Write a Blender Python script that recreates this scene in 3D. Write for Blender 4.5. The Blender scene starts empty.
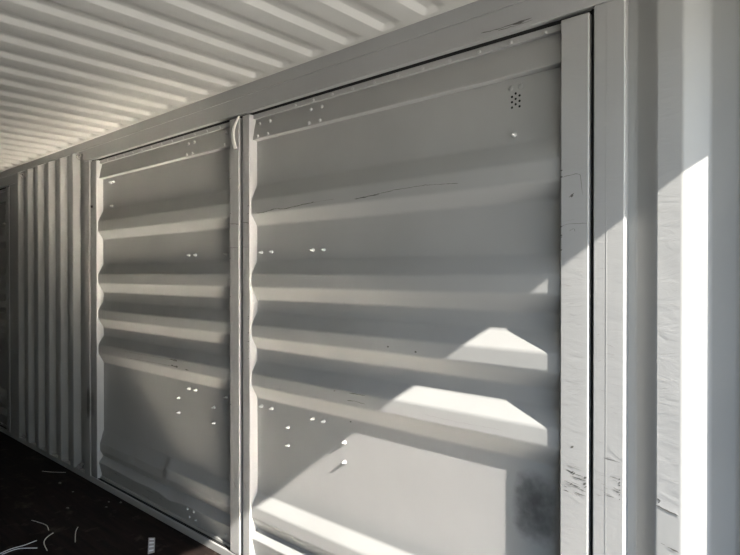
import bpy, bmesh, math, random
from mathutils import Vector, Matrix
random.seed(7)
C = bpy.context.scene.collection
scene = bpy.context.scene

# ------------------------------------------------------------------ camera
cam_d = bpy.data.cameras.new('camera'); cam = bpy.data.objects.new('camera', cam_d); C.objects.link(cam)
cam_d.sensor_width = 36.0; cam_d.lens = 574.7 / 740 * 36.0; cam_d.clip_start = 0.02; cam_d.clip_end = 300
cam.location = (0.0, -1.92, 1.62)
cam.rotation_euler = (math.radians(90 - 0.38), 0, math.radians(41.436))
scene.camera = cam

# ------------------------------------------------------------------ sky, sun, exposure
SUN_TRAVEL = Vector((-4.6, 1.0, -3.458)).normalized()
world = bpy.data.worlds.new('sky_world'); scene.world = world; world.use_nodes = True
wn = world.node_tree.nodes; wl = world.node_tree.links
sky = wn.new('ShaderNodeTexSky'); sky.sky_type = 'NISHITA'; sky.sun_disc = False
sky.sun_elevation = math.asin(-SUN_TRAVEL.z); sky.sun_rotation = math.atan2(-SUN_TRAVEL.x, -SUN_TRAVEL.y)
sky.air_density = 1.0; sky.dust_density = 0.4; sky.ozone_density = 2.0
wl.new(sky.outputs[0], wn['Background'].inputs[0]); wn['Background'].inputs[1].default_value = 0.21
sd = bpy.data.lights.new('sun', 'SUN'); sun = bpy.data.objects.new('sun', sd); C.objects.link(sun)
sd.energy = 9.0; sd.angle = math.radians(0.55); sd.color = (1.0, 0.955, 0.90)
sun.rotation_euler = SUN_TRAVEL.to_track_quat('-Z', 'Y').to_euler(); sun.location = (6, -3, 6)
scene.cycles.blur_glossy = 0.0; scene.cycles.caustics_reflective = True; scene.cycles.sample_clamp_indirect = 60.0
scene.view_settings.view_transform = 'Standard'; scene.view_settings.look = 'None'
scene.view_settings.exposure = 1.02; scene.view_settings.gamma = 1.0; scene.view_settings.use_curve_mapping = False

# ------------------------------------------------------------------ materials
def new_mat(name):
    m = bpy.data.materials.new(name); m.use_nodes = True
    nt = m.node_tree; b = nt.nodes['Principled BSDF']
    return m, nt, b

def paint(name, col, rough=0.42, mottle=0.06, wrinkle=0.0, streak=0.0, spots=0.0, stain=None, smudges=()):
    m, nt, b = new_mat(name); N = nt.nodes; L = nt.links
    geo = N.new('ShaderNodeNewGeometry')
    n1 = N.new('ShaderNodeTexNoise'); n1.inputs['Scale'].default_value = 2.3; n1.inputs['Detail'].default_value = 5
    L.new(geo.outputs['Position'], n1.inputs['Vector'])
    mr = N.new('ShaderNodeMapRange'); mr.inputs[1].default_value = 0.3; mr.inputs[2].default_value = 0.7
    mr.inputs[3].default_value = 1 - mottle; mr.inputs[4].default_value = 1 + mottle
    L.new(n1.outputs['Fac'], mr.inputs[0])
    mul = N.new('ShaderNodeMixRGB'); mul.blend_type = 'MULTIPLY'; mul.inputs[0].default_value = 1
    mul.inputs[1].default_value = (*col, 1); L.new(mr.outputs[0], mul.inputs[2])
    out = mul.outputs[0]
    def darken(mask, colr, amount):
        nonlocal out
        mx = N.new('ShaderNodeMixRGB'); mx.inputs[2].default_value = (*colr, 1)
        ml = N.new('ShaderNodeMath'); ml.operation = 'MULTIPLY'; ml.inputs[1].default_value = amount
        L.new(mask, ml.inputs[0]); L.new(ml.outputs[0], mx.inputs[0]); L.new(out, mx.inputs[1]); out = mx.outputs[0]
    if streak:                      # faint vertical rub marks in the paint
        mp = N.new('ShaderNodeMapping'); mp.inputs['Scale'].default_value = (90, 90, 0.7)
        L.new(geo.outputs['Position'], mp.inputs[0])
        n2 = N.new('ShaderNodeTexNoise'); n2.inputs['Scale'].default_value = 1; n2.inputs['Detail'].default_value = 3
        L.new(mp.outputs[0], n2.inputs['Vector'])
        r2 = N.new('ShaderNodeMapRange'); r2.inputs[1].default_value = 0.55; r2.inputs[2].default_value = 0.75
        L.new(n2.outputs['Fac'], r2.inputs[0]); darken(r2.outputs[0], (0.36, 0.35, 0.33), streak)
    if spots:                       # small dark scuffs
        mp = N.new('ShaderNodeMapping'); mp.inputs['Scale'].default_value = (16, 16, 42)
        L.new(geo.outputs['Position'], mp.inputs[0])
        n3 = N.new('ShaderNodeTexNoise'); n3.inputs['Scale'].default_value = 1; n3.inputs['Detail'].default_value = 8
        n3.inputs['Roughness'].default_value = 0.75
        L.new(mp.outputs[0], n3.inputs['Vector'])
        r3 = N.new('ShaderNodeMapRange'); r3.inputs[1].default_value = 0.69; r3.inputs[2].default_value = 0.74
        L.new(n3.outputs['Fac'], r3.inputs[0]); darken(r3.outputs[0], (0.12, 0.11, 0.10), spots)
    for (cx, cz, rx, rz, amount, soft, colr) in smudges:   # soot or grease marks with a shape of their own
        nz = N.new('ShaderNodeTexNoise'); nz.inputs['Scale'].default_value = 26; nz.inputs['Detail'].default_value = 6
        L.new(geo.outputs['Position'], nz.inputs['Vector'])
        sp = N.new('ShaderNodeSeparateXYZ'); L.new(geo.outputs['Position'], sp.inputs[0])
        def lin(sock, c, r):
            a = N.new('ShaderNodeMath'); a.operation = 'SUBTRACT'; L.new(sock, a.inputs[0]); a.inputs[1].default_value = c
            d = N.new('ShaderNodeMath'); d.operation = 'DIVIDE'; L.new(a.outputs[0], d.inputs[0]); d.inputs[1].default_value = r
            p = N.new('ShaderNodeMath'); p.operation = 'POWER'; q = N.new('ShaderNodeMath'); q.operation = 'ABSOLUTE'
            L.new(d.outputs[0], q.inputs[0]); L.new(q.outputs[0], p.inputs[0]); p.inputs[1].default_value = 3.0
            return p.outputs[0]
        ad = N.new('ShaderNodeMath'); ad.operation = 'ADD'
        L.new(lin(sp.outputs[0], cx, rx), ad.inputs[0]); L.new(lin(sp.outputs[2], cz, rz), ad.inputs[1])
        a2 = N.new('ShaderNodeMath'); a2.operation = 'MULTIPLY_ADD'; L.new(nz.outputs['Fac'], a2.inputs[0])
        a2.inputs[1].default_value = 0.9; L.new(ad.outputs[0], a2.inputs[2])
        rr = N.new('ShaderNodeMapRange'); rr.interpolation_type = 'SMOOTHSTEP'
        rr.inputs[1].default_value = 1.45; rr.inputs[2].default_value = 1.45 - soft
        L.new(a2.outputs[0], rr.inputs[0]); darken(rr.outputs[0], colr, amount)
    L.new(out, b.inputs['Base Color'])
    b.inputs['Roughness'].default_value = rough
    b.inputs['Specular IOR Level'].default_value = 0.4
    # orange peel and, where asked, the crinkles of old film and drips
    nb = N.new('ShaderNodeTexNoise'); nb.inputs['Scale'].default_value = 60; nb.inputs['Detail'].default_value = 2
    L.new(geo.outputs['Position'], nb.inputs['Vector'])
    bp = N.new('ShaderNodeBump'); bp.inputs['Strength'].default_value = 0.05; bp.inputs['Distance'].default_value = 0.004
    L.new(nb.outputs['Fac'], bp.inputs['Height'])
    last = bp
    if wrinkle:
        mp = N.new('ShaderNodeMapping'); mp.inputs['Scale'].default_value = (9, 9, 22); mp.inputs['Rotation'].default_value = (0.2, 0.35, 0)
        L.new(geo.outputs['Position'], mp.inputs[0])
        nw = N.new('ShaderNodeTexNoise'); nw.inputs['Scale'].default_value = 1; nw.inputs['Detail'].default_value = 5
        nw.inputs['Distortion'].default_value = 1.2
        L.new(mp.outputs[0], nw.inputs['Vector'])
        b2 = N.new('ShaderNodeBump'); b2.inputs['Strength'].default_value = wrinkle; b2.inputs['Distance'].default_value = 0.004
        L.new(nw.outputs['Fac'], b2.inputs['Height']); L.new(bp.outputs[0], b2.inputs['Normal']); last = b2
    L.new(last.outputs[0], b.inputs['Normal'])
    return m

def plain(name, col, rough=0.6, metal=0.0, trans=0.0, alpha=1.0):
    m, nt, b = new_mat(name)
    b.inputs['Base Color'].default_value = (*col, 1); b.inputs['Roughness'].default_value = rough
    b.inputs['Metallic'].default_value = metal; b.inputs['Transmission Weight'].default_value = trans
    n = nt.nodes.new('ShaderNodeTexNoise'); n.inputs['Scale'].default_value = 35; n.inputs['Detail'].default_value = 4
    r = nt.nodes.new('ShaderNodeMapRange'); r.inputs[3].default_value = 0.85; r.inputs[4].default_value = 1.15
    mx = nt.nodes.new('ShaderNodeMixRGB'); mx.blend_type = 'MULTIPLY'; mx.inputs[0].default_value = 1; mx.inputs[1].default_value = (*col, 1)
    nt.links.new(n.outputs['Fac'], r.inputs[0]); nt.links.new(r.outputs[0], mx.inputs[2]); nt.links.new(mx.outputs[0], b.inputs['Base Color'])
    return m

GREY = (0.335, 0.332, 0.315)
SOOT = (0.05, 0.048, 0.045)
M = {}
M['paint'] = paint('container_paint', GREY, 0.42, 0.05)
M['ceiling'] = paint('ceiling_paint', (0.45, 0.441, 0.405), 0.45, 0.05)
M['panel_a'] = paint('door_panel_paint', GREY, 0.42, 0.05, smudges=[(-0.935, 0.762, 0.098, 0.145, 0.88, 1.3, SOOT)])
M['panel'] = paint('door_panel_paint_clean', GREY, 0.42, 0.05)
M['stile'] = paint('door_stile_paint', (0.335, 0.332, 0.318), 0.48, 0.05, wrinkle=0.35, streak=0.25, spots=0.5)
M['stile_left'] = paint('hinge_stile_paint', (0.315, 0.311, 0.295), 0.48, 0.05, streak=0.25, spots=0.4,
                        smudges=[(-4.575, 0.60, 0.04, 0.11, 0.5, 1.0, SOOT)])
M['post'] = paint('frame_post_paint', (0.335, 0.332, 0.318), 0.48, 0.05, wrinkle=0.35, streak=0.22, spots=0.4)
M['post_left'] = paint('frame_post_paint_worn', (0.315, 0.311, 0.295), 0.48, 0.05, streak=0.2, spots=0.4,
                       smudges=[(-4.655, 0.60, 0.035, 0.14, 0.8, 0.9, SOOT)])
M['wall'] = paint('wall_paint', GREY, 0.42, 0.05)
M['bolt'] = plain('painted_bolt', (0.46, 0.455, 0.435), 0.35)
M['rivet'] = plain('painted_rivet', (0.36, 0.357, 0.34), 0.4)
M['rubber'] = plain('black_rubber_seal', (0.010, 0.010, 0.009), 0.85)
M['hole'] = plain('dark_hole', (0.004, 0.004, 0.004), 0.9)
M['scratch'] = plain('dark_scratch', (0.10, 0.095, 0.085), 0.8)
M['scuff'] = plain('faint_scuff', (0.26, 0.25, 0.23), 0.8)
M['steel'] = plain('galvanised_ring', (0.30, 0.29, 0.27), 0.45, 0.7)
M['film'] = paint('old_clear_film', (0.345, 0.342, 0.328), 0.38, 0.04, wrinkle=0.5, streak=0.1)
M['strip'] = plain('pale_sealing_strip', (0.72, 0.70, 0.64), 0.5)
M['plastic_white'] = plain('white_plastic', (0.78, 0.80, 0.84), 0.35)
M['wire'] = plain('pale_wire', (0.62, 0.60, 0.55), 0.45)
M['clear'] = plain('frosted_plastic', (0.85, 0.86, 0.87), 0.25, 0.0, 0.45)
M['chip'] = plain('paint_chip', (0.16, 0.15, 0.135), 0.8)

def floor_mat():
    m, nt, b = new_mat('dark_plywood'); N = nt.nodes; L = nt.links
    geo = N.new('ShaderNodeNewGeometry')
    mp = N.new('ShaderNodeMapping'); mp.inputs['Scale'].default_value = (1.2, 14, 1); L.new(geo.outputs['Position'], mp.inputs[0])
    n = N.new('ShaderNodeTexNoise'); n.inputs['Scale'].default_value = 2; n.inputs['Detail'].default_value = 8; L.new(mp.outputs[0], n.inputs['Vector'])
    cr = N.new('ShaderNodeValToRGB'); L.new(n.outputs['Fac'], cr.inputs[0])
    cr.color_ramp.elements[0].position = 0.3; cr.color_ramp.elements[0].color = (0.006, 0.0045, 0.004, 1)
    cr.color_ramp.elements[1].position = 0.75; cr.color_ramp.elements[1].color = (0.022, 0.014, 0.011, 1)
    n2 = N.new('ShaderNodeTexNoise'); n2.inputs['Scale'].default_value = 7; n2.inputs['Detail'].default_value = 9; n2.inputs['Roughness'].default_value = 0.7
    L.new(geo.outputs['Position'], n2.inputs['Vector'])
    r = N.new('ShaderNodeMapRange'); r.inputs[1].default_value = 0.56; r.inputs[2].default_value = 0.85; r.inputs[4].default_value = 0.40
    L.new(n2.outputs['Fac'], r.inputs[0])
    mx = N.new('ShaderNodeMixRGB'); mx.inputs[2].default_value = (0.26, 0.21, 0.17, 1)
    L.new(r.outputs[0], mx.inputs[0]); L.new(cr.outputs[0], mx.inputs[1]); L.new(mx.outputs[0], b.inputs['Base Color'])
    b.inputs['Roughness'].default_value = 0.7; b.inputs['Specular IOR Level'].default_value = 0.12
    bp = N.new('ShaderNodeBump'); bp.inputs['Strength'].default_value = 0.08; bp.inputs['Distance'].default_value = 0.002
    L.new(n2.outputs['Fac'], bp.inputs['Height']); L.new(bp.outputs[0], b.inputs['Normal'])
    return m
M['floor'] = floor_mat()
def bounce_plate_mat():  # shiny metal for the added plate that reflects sun
    m, nt, b = new_mat('bounce_plate_steel'); N = nt.nodes; L = nt.links
    geo = N.new('ShaderNodeNewGeometry')
    n = N.new('ShaderNodeTexNoise'); n.inputs['Scale'].default_value = 5; n.inputs['Detail'].default_value = 7; L.new(geo.outputs['Position'], n.inputs['Vector'])
    cr = N.new('ShaderNodeValToRGB'); L.new(n.outputs['Fac'], cr.inputs[0])
    cr.color_ramp.elements[0].position = 0.35; cr.color_ramp.elements[0].color = (0.36, 0.335, 0.30, 1)
    cr.color_ramp.elements[1].position = 0.7; cr.color_ramp.elements[1].color = (0.48, 0.455, 0.415, 1)
    L.new(cr.outputs[0], b.inputs['Base Color']); b.inputs['Metallic'].default_value = 1.0
    rr = N.new('ShaderNodeMapRange'); rr.inputs[3].default_value = 0.19; rr.inputs[4].default_value = 0.26
    L.new(n.outputs['Fac'], rr.inputs[0]); L.new(rr.outputs[0], b.inputs['Roughness'])
    return m
M['plate'] = bounce_plate_mat()
def ground_mat():
    m, nt, b = new_mat('yard_concrete'); N = nt.nodes; L = nt.links
    n = N.new('ShaderNodeTexNoise'); n.inputs['Scale'].default_value = 3; n.inputs['Detail'].default_value = 8
    cr = N.new('ShaderNodeValToRGB'); L.new(n.outputs['Fac'], cr.inputs[0])
    cr.color_ramp.elements[0].color = (0.30, 0.27, 0.225, 1); cr.color_ramp.elements[1].color = (0.42, 0.38, 0.315, 1)
    L.new(cr.outputs[0], b.inputs['Base Color']); b.inputs['Roughness'].default_value = 0.32; b.inputs['IOR'].default_value = 1.9   # gloss added to the unseen yard, bounces sun onto the ceiling
    return m
M['ground'] = ground_mat()

# ------------------------------------------------------------------ helpers
def link(name, me, mat, parent=None):
    o = bpy.data.objects.new(name, me); C.objects.link(o)
    if mat is not None and len(me.materials) == 0: me.materials.append(mat)
    if parent is not None: o.parent = parent
    return o
def from_bm(name, bm, mat, parent=None, smooth=False):
    bmesh.ops.recalc_face_normals(bm, faces=bm.faces[:])
    me = bpy.data.meshes.new(name); bm.to_mesh(me); bm.free()
    if smooth:
        for p in me.polygons: p.use_smooth = True
    return link(name, me, mat, parent)
def add_box(bm, x0, x1, y0, y1, z0, z1):
    v = [bm.verts.new((x, y, z)) for x in (x0, x1) for y in (y0, y1) for z in (z0, z1)]
    for f in ((0,1,3,2), (4,6,7,5), (0,4,5,1), (2,3,7,6), (0,2,6,4), (1,5,7,3)):
        bm.faces.new([v[i] for i in f])
def box(name, b, mat, parent=None, bevel=0.0):
    bm = bmesh.new(); add_box(bm, *b)
    if bevel:
        bmesh.ops.bevel(bm, geom=bm.edges[:], offset=bevel, segments=3, affect='EDGES', profile=0.5)
    o = from_bm(name, bm, mat, parent, smooth=bool(bevel))
    if bevel: o.modifiers.new('normals', 'WEIGHTED_NORMAL')
    return o
def struct(o, label, cat):
    o['kind'] = 'structure'; o['label'] = label; o['category'] = cat; return o
def tag(o, label, cat, group=None):
    o['label'] = label; o['category'] = cat
    if group: o['group'] = group
    return o
def fillet(pts, r, n=3):
    """round the inner corners of a polyline"""
    out = [Vector(pts[0])]
    for i in range(1, len(pts) - 1):
        p, a, b = Vector(pts[i]), Vector(pts[i-1]), Vector(pts[i+1])
        da, db = (a - p), (b - p)
        rr = min(r, da.length * 0.45, db.length * 0.45)
        s, e = p + da.normalized() * rr, p + db.normalized() * rr
        for k in range(n + 1):
            t = k / n
            out.append((1-t)**2 * s + 2*t*(1-t) * p + t*t * e)
    out.append(Vector(pts[-1]))
    return out
def sheet(name, rows, mat, parent=None, thick=0.002, smooth=True, sign=1):
    """rows: list of lists of 3-D points forming a grid"""
    bm = bmesh.new()
    vs = [[bm.verts.new(p) for p in r] for r in rows]
    for i in range(len(vs) - 1):
        for j in range(len(vs[0]) - 1):
            bm.faces.new((vs[i][j], vs[i][j+1], vs[i+1][j+1], vs[i+1][j]))
    me = bpy.data.meshes.new(name); bm.to_mesh(me); bm.free()
    for p in me.polygons: p.use_smooth = smooth
    o = link(name, me, mat, parent)
    o.modifiers.new('normals', 'WEIGHTED_NORMAL')
    return o

# ------------------------------------------------------------------ the container shell
X0, X1 = -11.60, 0.40            # closed end, open end
YB = -2.34                       # inner face of the wall behind the camera
ZF, ZC = -0.010, 2.660           # floor, ceiling
fl = struct(box('floor', (X0 - 0.05, X1, YB - 0.05, 0.0, ZF - 0.03, ZF), M['floor']), 'dark brown dusty plywood floor of the container', 'floor')
struct(box('bounce_plate', (-2.78, X1 - 0.01, -1.10, -0.012, ZF - 0.004, ZF + 0.004), M['plate'], bevel=0.001), 'added bare steel plate, out of view, bouncing sun onto the side doors', 'bounce plate')  # added reflector out of view, throws sun up onto the door leaves
gr = struct(box('ground', (-30, 60, -40, 40, -0.30, -0.20), M['ground']), 'unseen pale concrete yard outside the open container end, gloss added to bounce sun in', 'ground')

# ceiling: pressed ribs that die out before the side rails
def ceiling():
    pitch, xa = 0.2225, -1.3616
    h = 0.018
    prof = [(-0.020, 0), (-0.0165, 0.05), (-0.013, 0.17), (0.009, 0.83), (0.0125, 0.95), (0.016, 1), (0.050, 0.98), (0.060, 0.90), (0.098, 0.12), (0.108, 0.02), (0.114, 0)]
    xs = [(X1 + 0.02, 0.0)]
    k = int((X1 - xa) / pitch) + 1
    while True:
        c = xa + k * pitch
        if c + 0.11 < X1 and c - 0.04 > X0:
            for dx, t in reversed(prof): xs.append((c + dx, t))
        if c < X0: break
        k -= 1
    xs.append((X0 - 0.06, 0.0))
    ys = [(0.07, 0), (-0.022, 0), (-0.030, 0.10), (-0.040, 0.55), (-0.050, 0.92), (-0.060, 1.0), (-1.17, 1), (-2.28, 1.0), (-2.30, 0.5), (-2.32, 0), (YB - 0.05, 0)]
    rows = [[(x, y, ZC + h * t * e) for x, t in xs] for y, e in ys]
    o = sheet('ceiling', rows, M['ceiling'])
    md = o.modifiers.new('plate', 'SOLIDIFY'); md.thickness = 0.003; md.offset = 1
    return struct(o, 'grey steel container ceiling with pressed cross ribs', 'ceiling')
ceiling()

def corrugated(name, xa, xb, starts, flat, slope, depth, y0, sgn, z0, z1, mat):
    """vertical trapezoid ribs; inner flats begin at the given x, run to +flat"""
    pts = []
    lo = y0 + sgn * depth
    for s in sorted(starts):
        pts += [(s - slope, lo), (s, y0), (s + flat, y0), (s + flat + slope, lo)]
    clean = []
    for p in pts:
        if xa < p[0] < xb: clean.append(p)
    if clean:
        clean = [(xa, clean[0][1])] + clean + [(xb, clean[-1][1])]
    poly = fillet([(p[0], p[1]) for p in clean], 0.007, 3)
    zs = [z0, (z0 + z1) / 2, z1]
    rows = [[(p[0], p[1], z) for p in poly] for z in zs]
    return sheet(name, rows, mat)
# wall with the side doors: corrugated bay between the two door openings, and the one by the open end
wf = struct(corrugated('wall_front', -6.33, -4.70, [-5.011 - 0.26 * k for k in range(6)], 0.070, 0.064, 0.036, 0.0, 1, -0.02, 2.68, M['wall']),
            'narrow bay of vertical grey corrugations between the two side door openings', 'wall')
wr = struct(corrugated('wall_right', -0.612, 0.31, [-0.5137 + 0.278 * k for k in range(3)], 0.074, 0.067, 0.036, 0.0, 1, -0.02, 2.66, M['wall']),
            'sunlit grey corrugated wall beside the door frame post', 'wall')
wfar = struct(corrugated('wall_front_far', X0, -10.50, [-11.5 + 0.278 * k for k in range(4)], 0.070, 0.068, 0.036, 0.0, 1, -0.02, 2.62, M['wall']),
              'grey corrugated wall bay at the closed container end', 'wall')
wb = struct(corrugated('wall_back', X0, X1 - 0.08, [X0 + 0.05 + 0.278 * k for k in range(42)], 0.070, 0.068, 0.036, YB, -1, -0.02, 2.67, M['wall']),
            'long grey corrugated container wall facing the side doors', 'wall')
# closed end wall
def end_wall():
    pts = []
    y = YB + 0.02
    while y + 0.25 < 0.0:
        pts += [(y, X0), (y + 0.07, X0), (y + 0.138, X0 - 0.04), (y + 0.208, X0 - 0.04)]; y += 0.276
    pts = [(YB - 0.04, X0)] + pts + [(0.05, X0)]
    poly = fillet(pts, 0.007, 3)
    return sheet('wall_left', [[(p[1], p[0], z) for p in poly] for z in (-0.02, 2.67)], M['wall'])
struct(end_wall(), 'closed corrugated end wall of the container', 'wall')

# rails, posts and sills
struct(box('trim_1', (X0, X1, -0.003, 0.008, 2.600, 2.664), M['paint'], bevel=0.002), 'grey top side rail running under the ribbed ceiling', 'rail')
struct(box('trim_2', (-4.727, -0.612, 0.000, 0.070, 2.507, 2.600), M['post'], bevel=0.003), 'grey header plate above the near pair of side doors', 'door frame')
struct(box('trim_3', (-10.51, -6.315, 0.000, 0.070, 2.507, 2.600), M['paint'], bevel=0.003), 'grey header plate above the far pair of side doors', 'door frame')
pr = struct(box('trim_4', (-0.7075, -0.608, 0.000, 0.075, -0.02, 2.5065), M['post'], bevel=0.004), 'scuffed grey frame post between side door and sunlit corrugation', 'door frame')
pl = struct(box('trim_5', (-4.727, -4.625, 0.000, 0.075, -0.02, 2.5065), M['post_left'], bevel=0.005), 'grey frame post with a dark grease mark beside the corrugated bay', 'door frame')
struct(box('trim_6', (-6.490, -6.315, 0.000, 0.075, -0.02, 2.5065), M['paint'], bevel=0.005), 'grey frame post of the far side doors beside the corrugated bay', 'door frame')
struct(box('trim_7', (-10.51, -10.41, 0.000, 0.075, -0.02, 2.5065), M['paint'], bevel=0.005), 'grey frame post of the far side doors near the closed end', 'door frame')
struct(box('trim_8', (X0, X1, 0.0005, 0.090, -0.12, 0.033), M['paint'], bevel=0.004), 'grey bottom side rail forming the sill under the side doors', 'sill')
struct(box('trim_9', (X0, X1, YB - 0.075, YB + 0.0, 2.60, 2.70), M['paint'], bevel=0.004), 'grey top side rail above the long corrugated wall', 'rail')
struct(box('trim_10', (X0, X1, YB - 0.09, YB + 0.0, -0.12, 0.033), M['paint'], bevel=0.004), 'grey bottom side rail under the long corrugated wall', 'sill')
# open end frame: header and corner posts
struct(box('trim_11', (0.300, 0.395, YB - 0.08, 0.08, 2.550, 2.75), M['paint'], bevel=0.004), 'grey header beam over the open container end', 'door frame')
struct(box('trim_12', (0.300, 0.395, 0.004, 0.14, -0.12, 2.72), M['paint'], bevel=0.006), 'grey corner post at the open container end by the sunlit corrugation', 'corner post')
struct(box('trim_13', (0.300, 0.395, YB - 0.14, YB - 0.004, -0.12, 2.72), M['paint'], bevel=0.006), 'grey corner post at the open container end by the long wall', 'corner post')
for o in (pr,):      # a fold line down the middle of the near post
    box('fold_line', (-0.6655, -0.6640, -0.0006, 0.002, 0.0, 2.50), M['paint'], o)

# crinkled clear film left on the sunlit rib
def film():
    rows = []
    n = 170
    for i in range(n + 1):
        t = i / n; r = []
        for j in range(9):
            u = j / 8
            x = -0.5095 + u * 0.062
            zlow = 0.903 - 0.016 * u + 0.004 * math.sin(u * 17)
            z = zlow + t * (2.30 - zlow)
            w = 0.0002 + 0.00012 * math.sin(z * 23 + u * 3 + 3 * math.sin(z * 7)) + random.uniform(0, 0.00008)
            if i == 0: w = 0.0009 + random.uniform(0, 0.0003)
            r.append((x, -0.0006 - w, z))
        rows.append(r)
    return sheet('protective_film', rows, M['film'], wr)
film()

# lashing rings on the corrugated bay
def torus(bm, c, R, r, rot, n=14, m=6, arc=2*math.pi):
    ring = []
    for i in range(n + 1):
        a = arc * i / n; row = []
        for j in range(m):
            b = 2 * math.pi * j / m
            p = Vector(((R + r * math.cos(b)) * math.cos(a), r * math.sin(b), (R + r * math.cos(b)) * math.sin(a)))
            row.append(bm.verts.new(rot @ p + Vector(c)))
        ring.append(row)
    for i in range(n):
        for j in range(m):
            bm.faces.new((ring[i][j], ring[i][(j+1) % m], ring[i+1][(j+1) % m], ring[i+1][j]))
for (x, z) in ((-6.150, 2.560), (-4.845, 2.565), (-4.845, 0.055), (-6.135, 0.060)):
    bm = bmesh.new()
    torus(bm, (x, 0.012, z), 0.020, 0.005, Matrix.Rotation(0.5, 3, 'Z') @ Matrix.Rotation(0.4, 3, 'X'))
    add_box(bm, x - 0.012, x + 0.012, 0.012, 0.040, z + 0.010, z + 0.026)
    from_bm('lashing_ring', bm, M['steel'], wf, smooth=True)

# ------------------------------------------------------------------ door leaves
YO, YI = 0.052, 0.012     # outer flats, inner rib faces
PROFILE = [  # (y, z) from top to bottom of the corrugated sheet
    (YO, 2.360), (YO, 2.107), (YI, 2.022), (YI, 1.946), (YO, 1.885), (YO, 1.690), (YI, 1.617), (YI, 1.547), (YO, 1.477),
    (YO, 1.408), (YI, 1.340), (YI, 1.274), (YO, 1.206), (YO, 1.140), (YI, 1.074), (YI, 1.008), (YO, 0.934),
    (YO, 0.408), (YI, 0.344), (YI, 0.279), (YO, 0.212), (YO + 0.004, 0.150)]
def profile_y(z):
    for (ya, za), (yb, zb) in zip(PROFILE, PROFILE[1:]):
        if zb <= z <= za: return ya + (yb - ya) * (za - z) / (za - zb)
    return YO
def bolt_mesh():
    bm = bmesh.new()
    prof = [(0.0088, 0.0), (0.0092, -0.005), (0.0086, -0.0085), (0.0066, -0.0112), (0.0052, -0.0120), (0.0050, -0.0200), (0.0036, -0.0220), (0.0, -0.0225)]
    n = 12; rows = []
    for r, y in prof:
        if r == 0: rows.append([bm.verts.new((0, y, 0))]); continue
        rows.append([bm.verts.new((r * math.cos(2*math.pi*k/n), y, r * math.sin(2*math.pi*k/n))) for k in range(n)])
    for a, b in zip(rows, rows[1:]):
        for k in range(n):
            if len(b) == 1: bm.faces.new((a[k], a[(k+1) % n], b[0]))
            else: bm.faces.new((a[k], a[(k+1) % n], b[(k+1) % n], b[k]))
    bmesh.ops.recalc_face_normals(bm, faces=bm.faces[:])
    me = bpy.data.meshes.new('bolt'); bm.to_mesh(me); bm.free(); me.materials.append(M['bolt'])
    for p in me.polygons: p.use_smooth = True
    return me
BOLT = bolt_mesh()
def screw_mesh(r, h, mat):
    bm = bmesh.new(); n = 10; rows = []
    for rr, y in ((r, 0), (r, -h * 0.4), (r * 0.75, -h * 0.85), (r * 0.3, -h)):
        rows.append([bm.verts.new((rr * math.cos(2*math.pi*k/n), y, rr * math.sin(2*math.pi*k/n))) for k in range(n)])
    for a, b in zip(rows, rows[1:]):
        for k in range(n): bm.faces.new((a[k], a[(k+1) % n], b[(k+1) % n], b[k]))
    bm.faces.new(rows[-1])
    bmesh.ops.recalc_face_normals(bm, faces=bm.faces[:])
    me = bpy.data.meshes.new('screw'); bm.to_mesh(me); bm.free(); me.materials.append(mat)
    for p in me.polygons: p.use_smooth = True
    return me
SCREW = screw_mesh(0.0075, 0.008, M['rivet'])
RIVET = screw_mesh(0.0090, 0.009, M['rivet'])
PLUG = screw_mesh(0.0110, 0.004, M['paint'])
HOLE = screw_mesh(0.0046, 0.0006, M['hole'])

def scratch(parent, pts, yf, w=0.0016, mat='scratch', off=0.0007):
    """a thin, uneven mark following points (x, z) on the surface y = yf(z)"""
    P = []
    for (a, b) in zip(pts, pts[1:]):
        n = max(2, int((Vector(b) - Vector(a)).length / 0.012))
        for k in range(n):
            t = k / n
            P.append((a[0] + (b[0]-a[0]) * t + random.uniform(-1, 1) * 0.0006, a[1] + (b[1]-a[1]) * t + random.uniform(-1, 1) * 0.0012))
    P.append(pts[-1])
    bm = bmesh.new(); prev = None
    for i, (x, z) in enumerate(P):
        a = P[max(0, i-1)]; b = P[min(len(P)-1, i+1)]
        d = Vector((b[0]-a[0], b[1]-a[1])); d = d.normalized() if d.length > 0 else Vector((1, 0))
        nx, nz = -d.y, d.x
        ww = w * random.uniform(0.25, 1.0) * (0.3 if i in (0, len(P)-1) else 1)
        q = [bm.verts.new((x + s * nx * ww, yf(z + s * nz * ww) - off, z + s * nz * ww)) for s in (-1, 1)]
        if prev: bm.faces.new((prev[0], prev[1], q[1], q[0]))
        prev = q
    return from_bm('scratch', bm, M[mat], parent)

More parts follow.
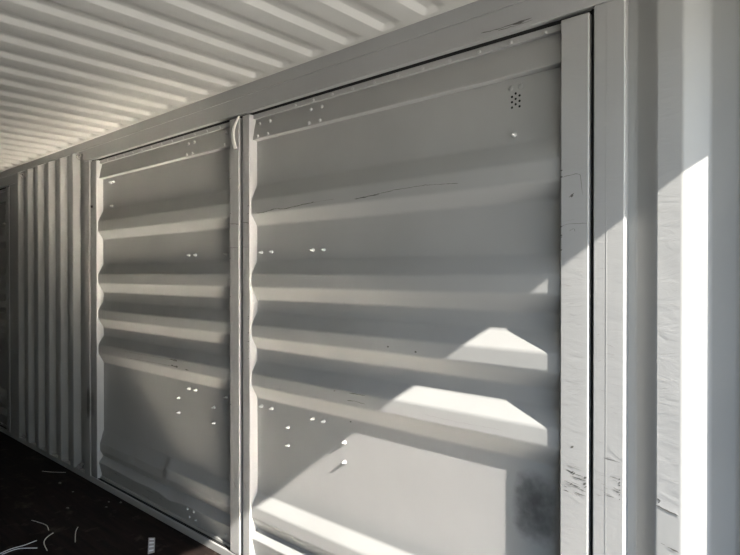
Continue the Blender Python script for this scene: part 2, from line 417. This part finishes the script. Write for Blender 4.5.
def make_leaf(name, label, xl, xr, sl, sr, mats, dent=None):
    """xl..xr leaf, sl / sr inner edges of its stiles"""
    root = bpy.data.objects.new(name, None); C.objects.link(root)
    root.location = ((xl + xr) / 2, 0.03, 0.036); root.empty_display_size = 0.2
    struct(root, label, 'door')
    inv = Matrix.Translation(-root.location)
    def own(o):
        o.parent = root; o.matrix_parent_inverse = inv; return o
    own(box('stile', (xl, sl, 0.0, 0.085, 0.039, 2.492), mats['l'], bevel=0.004))
    own(box('stile', (sr, xr, 0.0, 0.085, 0.039, 2.492), mats['r'], bevel=0.005))
    # corrugated sheet
    prof = fillet(PROFILE, 0.009, 3)
    nx = 60
    rows = []
    for i in range(nx + 1):
        x = sl - 0.004 + (sr - sl + 0.008) * i / nx
        row = []
        for p in prof:
            y, z = p.x, p.y
            if dent: y, z = dent(x, y, z)
            row.append((x, y, z))
        rows.append(row)
    o = own(sheet('panel', rows, mats['p']))
    def plate(nm, pts, f=None):
        pr = fillet(pts, 0.005, 3)
        rows = []
        for i in range(41):
            x = sl - 0.004 + (sr - sl + 0.008) * i / 40
            rows.append([(x, p.x, p.y + (f(x, p.y) if f else 0)) for p in pr])
        return own(sheet(nm, rows, M['paint']))
    plate('top_rail', [(0.045, 2.470), (0.022, 2.354), (YO + 0.001, 2.350)])
    bot = plate('bottom_rail', [(YO + 0.001, 0.214), (YI, 0.165), (0.040, 0.044)], (lambda x, z: dent(x, 'rail', z)) if dent else None)
    own(box('top_flange', (sl, sr, 0.026, 0.085, 2.468, 2.492), M['paint'], bevel=0.002))
    own(box('bottom_edge', (sl, sr, 0.024, 0.085, 0.039, 0.055), M['paint'], bevel=0.002))
    own(box('leak_blocker', (sl - 0.02, sr + 0.02, 0.084, 0.088, 0.046, 2.491), M['paint']))  # added behind the leaf to block sky light leaking through gaps
    return root, own

def put(own, me, nm, x, y, z, tilt=0.0):
    o = bpy.data.objects.new(nm, me); C.objects.link(o)
    own(o); o.location = (x, y, z); o.rotation_euler = (random.uniform(-tilt, tilt), random.uniform(0, 6.28), random.uniform(-tilt, tilt))
    return o

def rail_y_top(z): return 0.022 + (z - 2.354) / (2.470 - 2.354) * (0.045 - 0.022)
def rail_y_bot(z): return YI + (0.165 - z) / (0.165 - 0.044) * (0.040 - YI)

# near leaf (beside the sunlit post)
A_mats = {'l': M['stile'], 'r': M['stile'], 'p': M['panel_a']}
doorA, ownA = make_leaf('door_1', 'side door leaf with round vent holes, between the scuffed frame post and the other leaf', -2.6372, -0.7224, -2.5737, -0.8206, A_mats)
for x in [-0.888 - 0.1335 * k for k in range(11)]:
    put(ownA, SCREW, 'screw', x, 0.027, 2.476)
for x in (-2.530, -2.442, -2.1195, -2.0405):
    for z in (2.438, 2.368): put(ownA, RIVET, 'rivet', x, rail_y_top(z), z)
    put(ownA, BOLT, 'bolt', x, YO, 1.738, 0.06)
    put(ownA, BOLT, 'bolt', x, YO, 0.894, 0.06)
for x in (-2.309, -1.899):
    for z in (0.817, 0.722): put(ownA, BOLT, 'bolt', x, YO, z, 0.06)
put(ownA, BOLT, 'bolt', -1.0191, YO, 2.138, 0.05)
for x in (-1.0342, -0.9935): put(ownA, PLUG, 'plug', x, YO, 2.3155)
for c, x in enumerate((-1.0302, -1.0153, -0.9995)):
    for k in range(3): put(ownA, HOLE, 'vent_hole', x, YO, (2.283, 2.2928, 2.2823)[c] - 0.0201 * k)

# leaf beside the corrugated bay, dented low down
def dentB(x, y, z):
    if y == 'rail':
        return -0.020 * math.exp(-((x + 3.45) / 0.10) ** 2) - 0.008 * math.exp(-((x + 3.95) / 0.2) ** 2) if z > 0.12 else 0.0
    if z < 0.42 and x < -3.50:
        t = max(0.0, min(1.0, (-3.50 - x) / 0.045)); t = t * t * (3 - 2 * t)
        if z < 0.38:
            z = z - 0.026 * t * (1 if z > 0.24 else 0.4)
            if y < 0.04: y = y + 0.010 * t + 0.008 * math.exp(-((x + 3.95) / 0.05) ** 2) * t
    elif z < 0.42:
        y = y - 0.006 * math.exp(-((x + 3.46) / 0.05) ** 2) if y < 0.04 else y
    return y, z
B_mats = {'l': M['stile_left'], 'r': M['stile'], 'p': M['panel']}
doorB, ownB = make_leaf('door_2', 'side door leaf with a dented lowest rib, between the corrugated bay and the other leaf', -4.602, -2.6696, -4.498, -2.7598, B_mats, dentB)
for x in [-2.89 - 0.1335 * k for k in range(12)]:
    put(ownB, SCREW, 'screw', x, 0.027, 2.476)
for x in (-3.246, -3.180):
    for z in (2.436, 2.364): put(ownB, RIVET, 'rivet', x, rail_y_top(z), z)
for z in (2.436, 2.366): put(ownB, RIVET, 'rivet', -2.838, rail_y_top(z), z)
for x in (-3.2325, -3.161):
    for z in (0.148, 0.092): put(ownB, RIVET, 'rivet', x, rail_y_bot(z), z)
put(ownB, RIVET, 'rivet', -2.835, rail_y_bot(0.10), 0.10)
for x in (-3.262, -3.187, -2.861):
    put(ownB, BOLT, 'bolt', x, YO, 1.737, 0.06); put(ownB, BOLT, 'bolt', x, YO, 0.894, 0.06)
for x in (-3.387, -2.988):
    for z in (0.816, 0.722): put(ownB, BOLT, 'bolt', x, YO, z, 0.06)
for (x, z) in ((-4.356, 2.311), (-4.308, 2.311), (-4.333, 2.131)): put(ownB, BOLT, 'bolt', x, YO, z, 0.05)
k = put(ownB, RIVET, 'hinge_pin', -4.571, 0.0, 2.141); k.data = screw_mesh(0.011, 0.010, M['rubber'])

# rubber seals in the gaps round the leaves
ownA(box('seal', (-0.7230, -0.7065, 0.022, 0.080, 0.02, 2.51), M['rubber']))
ownA(box('seal', (-2.6372, -0.7224, 0.030, 0.080, 2.4915, 2.509), M['rubber']))
ownA(box('seal', (-2.6372, -0.7224, 0.012, 0.080, 0.030, 0.0395), M['rubber']))
ownA(box('seal', (-2.6700, -2.6370, 0.026, 0.080, 0.02, 2.51), M['rubber']))
ownB(box('seal', (-4.6020, -2.6696, 0.030, 0.080, 2.4915, 2.509), M['rubber']))
ownB(box('seal', (-4.6020, -2.6696, 0.012, 0.080, 0.030, 0.0395), M['rubber']))
ownB(box('seal', (-4.6260, -4.6015, 0.022, 0.080, 0.02, 2.51), M['rubber']))

# loose curled end of the sealing strip at the top between the leaves
rows = []
for i in range(15):
    t = i / 14
    x = -2.655 - 0.050 * math.sin(t * math.pi * 0.5) ** 1.0 + 0.026 * max(0, t - 0.45)
    y = -0.006 - 0.018 * math.sin(t * math.pi)
    z = 2.493 - 0.175 * t
    w = 0.006 + 0.014 * math.sin(min(1, t * 1.4) * math.pi * 0.62)
    rows.append([(x + w * (u - 0.5) * 2 * 0.8, y - 0.006 * (1 - (2*u - 1) ** 2) * (1 - t), z) for u in (0, 0.25, 0.5, 0.75, 1)])
ls = sheet('loose_strip', rows, M['strip'])
sm = ls.modifiers.new('thick', 'SOLIDIFY'); sm.thickness = 0.002
ownB(ls)

# marks: scratches on the leaves, header and posts
flat0 = lambda z: 0.0
def sA(*a, **k): ownA(scratch(None, *a, **k))
def sB(*a, **k): ownB(scratch(None, *a, **k))
sA([(-2.54, 1.948), (-2.44, 1.951), (-2.36, 1.962), (-2.30, 1.954), (-2.20, 1.962), (-2.07, 1.972)], profile_y, w=0.0022)
sA([(-2.25, 1.954), (-2.13, 1.965), (-2.02, 1.972), (-1.93, 1.974)], profile_y, w=0.0012, mat='scuff')
sA([(-1.80, 1.962), (-1.73, 1.9665), (-1.65, 1.970)], profile_y, w=0.0030)
sA([(-1.67, 1.972), (-1.556, 1.982), (-1.40, 1.986), (-1.24, 1.976)], profile_y, w=0.0013)
sA([(-1.835, 1.066), (-1.76, 1.068), (-1.735, 1.069)], profile_y, w=0.0024)
sA([(-1.848, 1.030), (-1.80, 1.034), (-1.735, 1.030)], profile_y, w=0.0016)
sA([(-1.40, 1.036), (-1.25, 1.033), (-1.05, 1.036)], profile_y, w=0.0007, mat='scuff')
for (x, z) in ((-1.93, 1.063), (-1.862, 0.92), (-1.60, 1.30), (-1.45, 1.29)):
    sA([(x - 0.006, z), (x + 0.006, z + 0.002)], profile_y, w=0.005)
# closing stile
sA([(-0.819, 1.949), (-0.80, 1.953), (-0.765, 1.958), (-0.750, 1.952), (-0.746, 1.91), (-0.742, 1.885)], flat0, w=0.0011)
sA([(-0.783, 1.888), (-0.775, 1.884)], flat0, w=0.0075); sA([(-0.790, 1.879), (-0.772, 1.893)], flat0, w=0.003)
sA([(-0.819, 1.783), (-0.79, 1.789), (-0.755, 1.790), (-0.727, 1.788)], flat0, w=0.0015)
sA([(-0.81, 1.80), (-0.77, 1.804)], flat0, w=0.0009, mat='scuff'); sA([(-0.79, 1.765), (-0.772, 1.774), (-0.768, 1.762)], flat0, w=0.0010)
for z in (1.974, 1.953, 1.782, 1.752, 1.745, 1.702): sA([(-0.8195, z), (-0.812, z + 0.001)], flat0, w=0.0042)
for z, n in ((0.965, 3), (0.944, 4), (0.930, 5), (0.905, 5), (0.895, 4), (0.878, 3)):
    for q in range(n):
        x = random.uniform(-0.812, -0.75); l = random.uniform(0.012, 0.05); dz = random.uniform(-0.006, 0.006)
        sA([(x, z + dz), (min(x + l, -0.728), z + dz - 0.004)], flat0, w=random.choice((0.0008, 0.0012, 0.0018)), mat=random.choice(('scratch', 'scuff')))
for (x, z) in ((-0.776, 0.944), (-0.770, 0.941), (-0.779, 0.902), (-0.731, 0.935), (-0.730, 0.905), (-0.733, 0.915), (-0.776, 1.03)):
    sA([(x - 0.005, z - 0.004), (x + 0.004, z + 0.004)], flat0, w=0.0045)
for q in range(14):
    z = random.uniform(0.95, 1.6); x = random.uniform(-0.815, -0.75)
    sA([(x, z), (x + random.uniform(0.01, 0.04), z + random.uniform(-0.008, 0.008))], flat0, w=0.0008, mat='scuff')
# meeting stiles
for own_, xa, xb in ((sB, -2.757, -2.673), (sA, -2.634, -2.577)):
    own_([(xa, 1.903), ((xa + xb) / 2, 1.900), (xb, 1.897)], flat0, w=0.0024)
    own_([(xa, 1.768), (xb, 1.765)], flat0, w=0.0014)
    own_([(xa + 0.01, 0.47), (xb - 0.02, 0.41)], flat0, w=0.004, mat='scuff')
for q in range(8):
    z = random.uniform(0.6, 2.3); sA([(-2.59, z), (-2.578, z + 0.004)], flat0, w=0.0035)
for q in range(5):
    z = random.uniform(0.7, 2.2); sB([(-2.757, z), (-2.745, z + 0.004)], flat0, w=0.0035)
# fourth rib of the dented leaf
sB([(-4.077, 1.060), (-3.80, 1.062), (-3.55, 1.064), (-3.36, 1.063)], profile_y, w=0.0022, mat='scuff')
sB([(-3.43, 1.066), (-3.345, 1.064)], profile_y, w=0.006)
sB([(-4.04, 1.016), (-3.75, 1.022), (-3.345, 1.024)], profile_y, w=0.0018, mat='scuff')
sB([(-3.42, 1.028), (-3.335, 1.025)], profile_y, w=0.006); sB([(-3.25, 1.020), (-3.21, 1.018)], profile_y, w=0.004)
sB([(-3.62, 1.31), (-3.60, 1.32)], profile_y, w=0.004, mat='scuff')
for (x, z) in ((-4.20, 0.140), (-3.95, 0.138), (-3.72, 0.135), (-3.55, 0.12), (-3.80, 0.075), (-4.05, 0.07)):
    sB([(x - 0.05, z), (x + 0.05, z - 0.004)], rail_y_bot, w=0.004, mat='scuff')
# header and posts
h2 = bpy.data.objects['trim_2']
scratch(h2, [(-1.133, 2.533), (-1.05, 2.528), (-0.985, 2.531), (-0.925, 2.531)], flat0, w=0.0018)
scratch(h2, [(-1.06, 2.523), (-0.985, 2.521), (-0.92, 2.523)], flat0, w=0.0012)
scratch(h2, [(-1.00, 2.526), (-0.955, 2.5265)], flat0, w=0.004)
scratch(pr, [(-0.672, 1.016), (-0.64, 1.013), (-0.616, 1.010)], flat0, w=0.0012)
for q in range(16):
    z = random.choice((0.955, 0.946, 0.935, 0.915, 0.90)) + random.uniform(-0.01, 0.01); x = random.uniform(-0.70, -0.635)
    scratch(pr, [(x, z), (x + random.uniform(0.01, 0.03), z - 0.003)], flat0, w=random.choice((0.0008, 0.0013)), mat=random.choice(('scratch', 'scuff')))
for z in (0.955, 0.944, 0.935, 0.92, 0.905, 0.89): scratch(pr, [(-0.6225, z), (-0.6185, z + 0.003)], flat0, w=0.004)
for q in range(14):
    z = random.uniform(1.0, 1.75); x = random.uniform(-0.70, -0.64)
    scratch(pr, [(x, z), (x + random.uniform(0.01, 0.03), z + random.uniform(-0.012, 0.012))], flat0, w=0.0008, mat='scuff')
# torn film marks on the rib
ribf = lambda z: -0.001
scratch(wr, [(-0.511, 0.901), (-0.49, 0.898), (-0.47, 0.892), (-0.447, 0.886)], ribf, w=0.0022)
scratch(wr, [(-0.508, 0.925), (-0.500, 0.918), (-0.506, 0.91)], ribf, w=0.0028)
scratch(wr, [(-0.497, 0.790), (-0.485, 0.786)], ribf, w=0.0018)
scratch(wr, [(-0.478, 0.783), (-0.462, 0.779), (-0.447, 0.776)], ribf, w=0.0026)

# ------------------------------------------------------------------ far pair of leaves, copies of the near pair
def copy_leaf(root, dx, name, label):
    r = root.copy(); r.name = name; C.objects.link(r); r.location.x += dx; r['label'] = label
    for ch in list(root.children):
        if ch.name.split('.')[0] in ('scratch', 'loose_strip'): continue
        c = ch.copy(); C.objects.link(c); c.parent = r
        c.matrix_parent_inverse = ch.matrix_parent_inverse.copy()
    return r
DX = -5.783
copy_leaf(doorA, DX, 'door_3', 'shaded side door leaf beyond the corrugated bay, beside the far frame post')
copy_leaf(doorB, DX, 'door_4', 'shaded side door leaf near the closed container end')

# ------------------------------------------------------------------ litter on the floor
def smooth_path(pts, n=6):
    out = []
    for i in range(len(pts) - 1):
        p0 = Vector(pts[max(0, i-1)]); p1 = Vector(pts[i]); p2 = Vector(pts[i+1]); p3 = Vector(pts[min(len(pts)-1, i+2)])
        for k in range(n):
            t = k / n
            out.append(0.5 * ((2*p1) + (p2-p0)*t + (2*p0-5*p1+4*p2-p3)*t*t + (3*p1-p0-3*p2+p3)*t**3))
    out.append(Vector(pts[-1])); return out
def litter_path(name, pts, hw, hh, mat, lift):
    """a strip or wire of half width hw and half height hh lying along floor points"""
    P = smooth_path(pts); bm = bmesh.new(); rings = []
    for i, p in enumerate(P):
        a = P[max(0, i-1)]; b = P[min(len(P)-1, i+1)]; d = (b - a).normalized(); n = Vector((-d.y, d.x))
        zc = ZF + hh + 0.0004 + lift * math.sin(math.pi * i / (len(P)-1))
        ring = []
        for k in range(8):
            an = 2 * math.pi * k / 8
            ring.append(bm.verts.new((p.x + n.x * hw * math.cos(an), p.y + n.y * hw * math.cos(an), zc + hh * math.sin(an))))
        rings.append(ring)
    for a, b in zip(rings, rings[1:]):
        for k in range(8): bm.faces.new((a[k], a[(k+1) % 8], b[(k+1) % 8], b[k]))
    bm.faces.new(rings[0]); bm.faces.new(rings[-1])
    return from_bm(name, bm, M[mat], None, smooth=True)
tag(litter_path('cable_tie', [(-3.817, -0.847), (-3.827, -0.79), (-3.8205, -0.717), (-3.839, -0.6455)], 0.0042, 0.0015, 'plastic_white', 0.004), 'straighter white plastic cable tie of the crossed pair on the dark floor', 'cable tie', 'litter on the floor')
tag(litter_path('cable_tie', [(-3.800, -0.842), (-3.809, -0.776), (-3.791, -0.735), (-3.7315, -0.679)], 0.0042, 0.0015, 'plastic_white', 0.0), 'bent white plastic cable tie of the crossed pair on the dark floor', 'cable tie', 'litter on the floor')
tag(litter_path('wire_offcut', [(-4.178, -0.562), (-4.085, -0.5405), (-4.0126, -0.5287), (-3.934, -0.5437)], 0.0024, 0.0020, 'wire', 0.003), 'pale wire offcut hooked at one end, on the floor beyond the curved offcut', 'wire', 'litter on the floor')
tag(litter_path('wire_offcut', [(-3.872, -0.539), (-3.826, -0.594), (-3.763, -0.630), (-3.653, -0.651)], 0.0028, 0.0020, 'wire', 0.003), 'curved pale wire offcut on the floor beside the cable ties', 'wire', 'litter on the floor')
tag(litter_path('wire_offcut', [(-3.842, -0.4025), (-3.767, -0.446), (-3.640, -0.498)], 0.0028, 0.0020, 'wire', 0.003), 'nearly straight pale wire offcut on the floor between curved offcut and clear tag', 'wire', 'litter on the floor')
tag(litter_path('wire_offcut', [(-5.155, -0.165), (-5.058, -0.118), (-4.977, -0.047)], 0.0022, 0.0018, 'wire', 0.002), 'dim wire offcut lying on the floor beside the corrugated bay', 'wire', 'litter on the floor')
# clear plastic tag
def clear_tag():
    q = [Vector((-3.360, -0.176)), Vector((-3.329, -0.149)), Vector((-3.160, -0.2437)), Vector((-3.169, -0.280))]
    root = bpy.data.objects.new('plastic_tag', None); C.objects.link(root); root.location = (-3.255, -0.212, ZF)
    inv = Matrix.Translation(-root.location)
    bm = bmesh.new(); z0, z1 = ZF + 0.0005, ZF + 0.004
    lo = [bm.verts.new((p.x, p.y, z0)) for p in q]; hi = [bm.verts.new((p.x, p.y, z1)) for p in q]
    bm.faces.new(lo[::-1]); bm.faces.new(hi)
    for k in range(4): bm.faces.new((lo[k], lo[(k+1) % 4], hi[(k+1) % 4], hi[k]))
    bmesh.ops.bevel(bm, geom=bm.edges[:], offset=0.0009, segments=2, affect='EDGES')
    o = from_bm('sleeve', bm, M['clear']); o.parent = root; o.matrix_parent_inverse = inv
    for t in (0.12, 0.36, 0.60, 0.86):
        bm = bmesh.new()
        a = q[0].lerp(q[3], t); b = q[1].lerp(q[2], t); d = (q[3] - q[0]).normalized() * 0.008
        i0, i1 = a.lerp(b, 0.15), a.lerp(b, 0.85)
        vs = [bm.verts.new((p.x, p.y, z)) for z in (z1 - 0.0002, z1 + 0.0012) for p in (i0 - d, i1 - d, i1 + d, i0 + d)]
        for f in ((3,2,1,0), (4,5,6,7), (0,1,5,4), (1,2,6,5), (2,3,7,6), (3,0,4,7)): bm.faces.new([vs[k] for k in f])
        o = from_bm('rib', bm, M['plastic_white']); o.parent = root; o.matrix_parent_inverse = inv
    tag(root, 'small clear ribbed plastic tag lying on the dark floor', 'plastic tag', 'litter on the floor')
clear_tag()
# chips of paint
for (x, y, s, lab) in ((-4.762, -0.173, 0.024, 'larger paint chip on the floor near the corrugated bay'), (-4.496, -0.179, 0.014, 'tiny paint chip on the floor before the grease marked post'),
                       (-4.210, -0.325, 0.020, 'paint chip on the floor out from the dented leaf, apart from the others'), (-4.106, -0.085, 0.016, 'paint chip by the sill, in the middle of the little cluster'),
                       (-4.027, -0.139, 0.014, 'paint chip of the little cluster lying furthest out from the sill'), (-4.031, -0.034, 0.020, 'paint chip of the little cluster lying closest to the sill')):
    bm = bmesh.new(); n = 7
    a0 = random.uniform(0, 6)
    r = [s * random.uniform(0.5, 1.0) for _ in range(n)]
    lo = [bm.verts.new((x + r[k] * math.cos(a0 + 6.283*k/n), y + 0.6 * r[k] * math.sin(a0 + 6.283*k/n), ZF + 0.0004)) for k in range(n)]
    hi = [bm.verts.new((x + 0.8 * r[k] * math.cos(a0 + 6.283*k/n), y + 0.48 * r[k] * math.sin(a0 + 6.283*k/n), ZF + 0.0035 + random.uniform(0, 0.002))) for k in range(n)]
    bm.faces.new(lo[::-1]); bm.faces.new(hi)
    for k in range(n): bm.faces.new((lo[k], lo[(k+1) % n], hi[(k+1) % n], hi[k]))
    tag(from_bm('paint_chip', bm, M['chip']), lab, 'paint chip', 'paint chips on the floor')
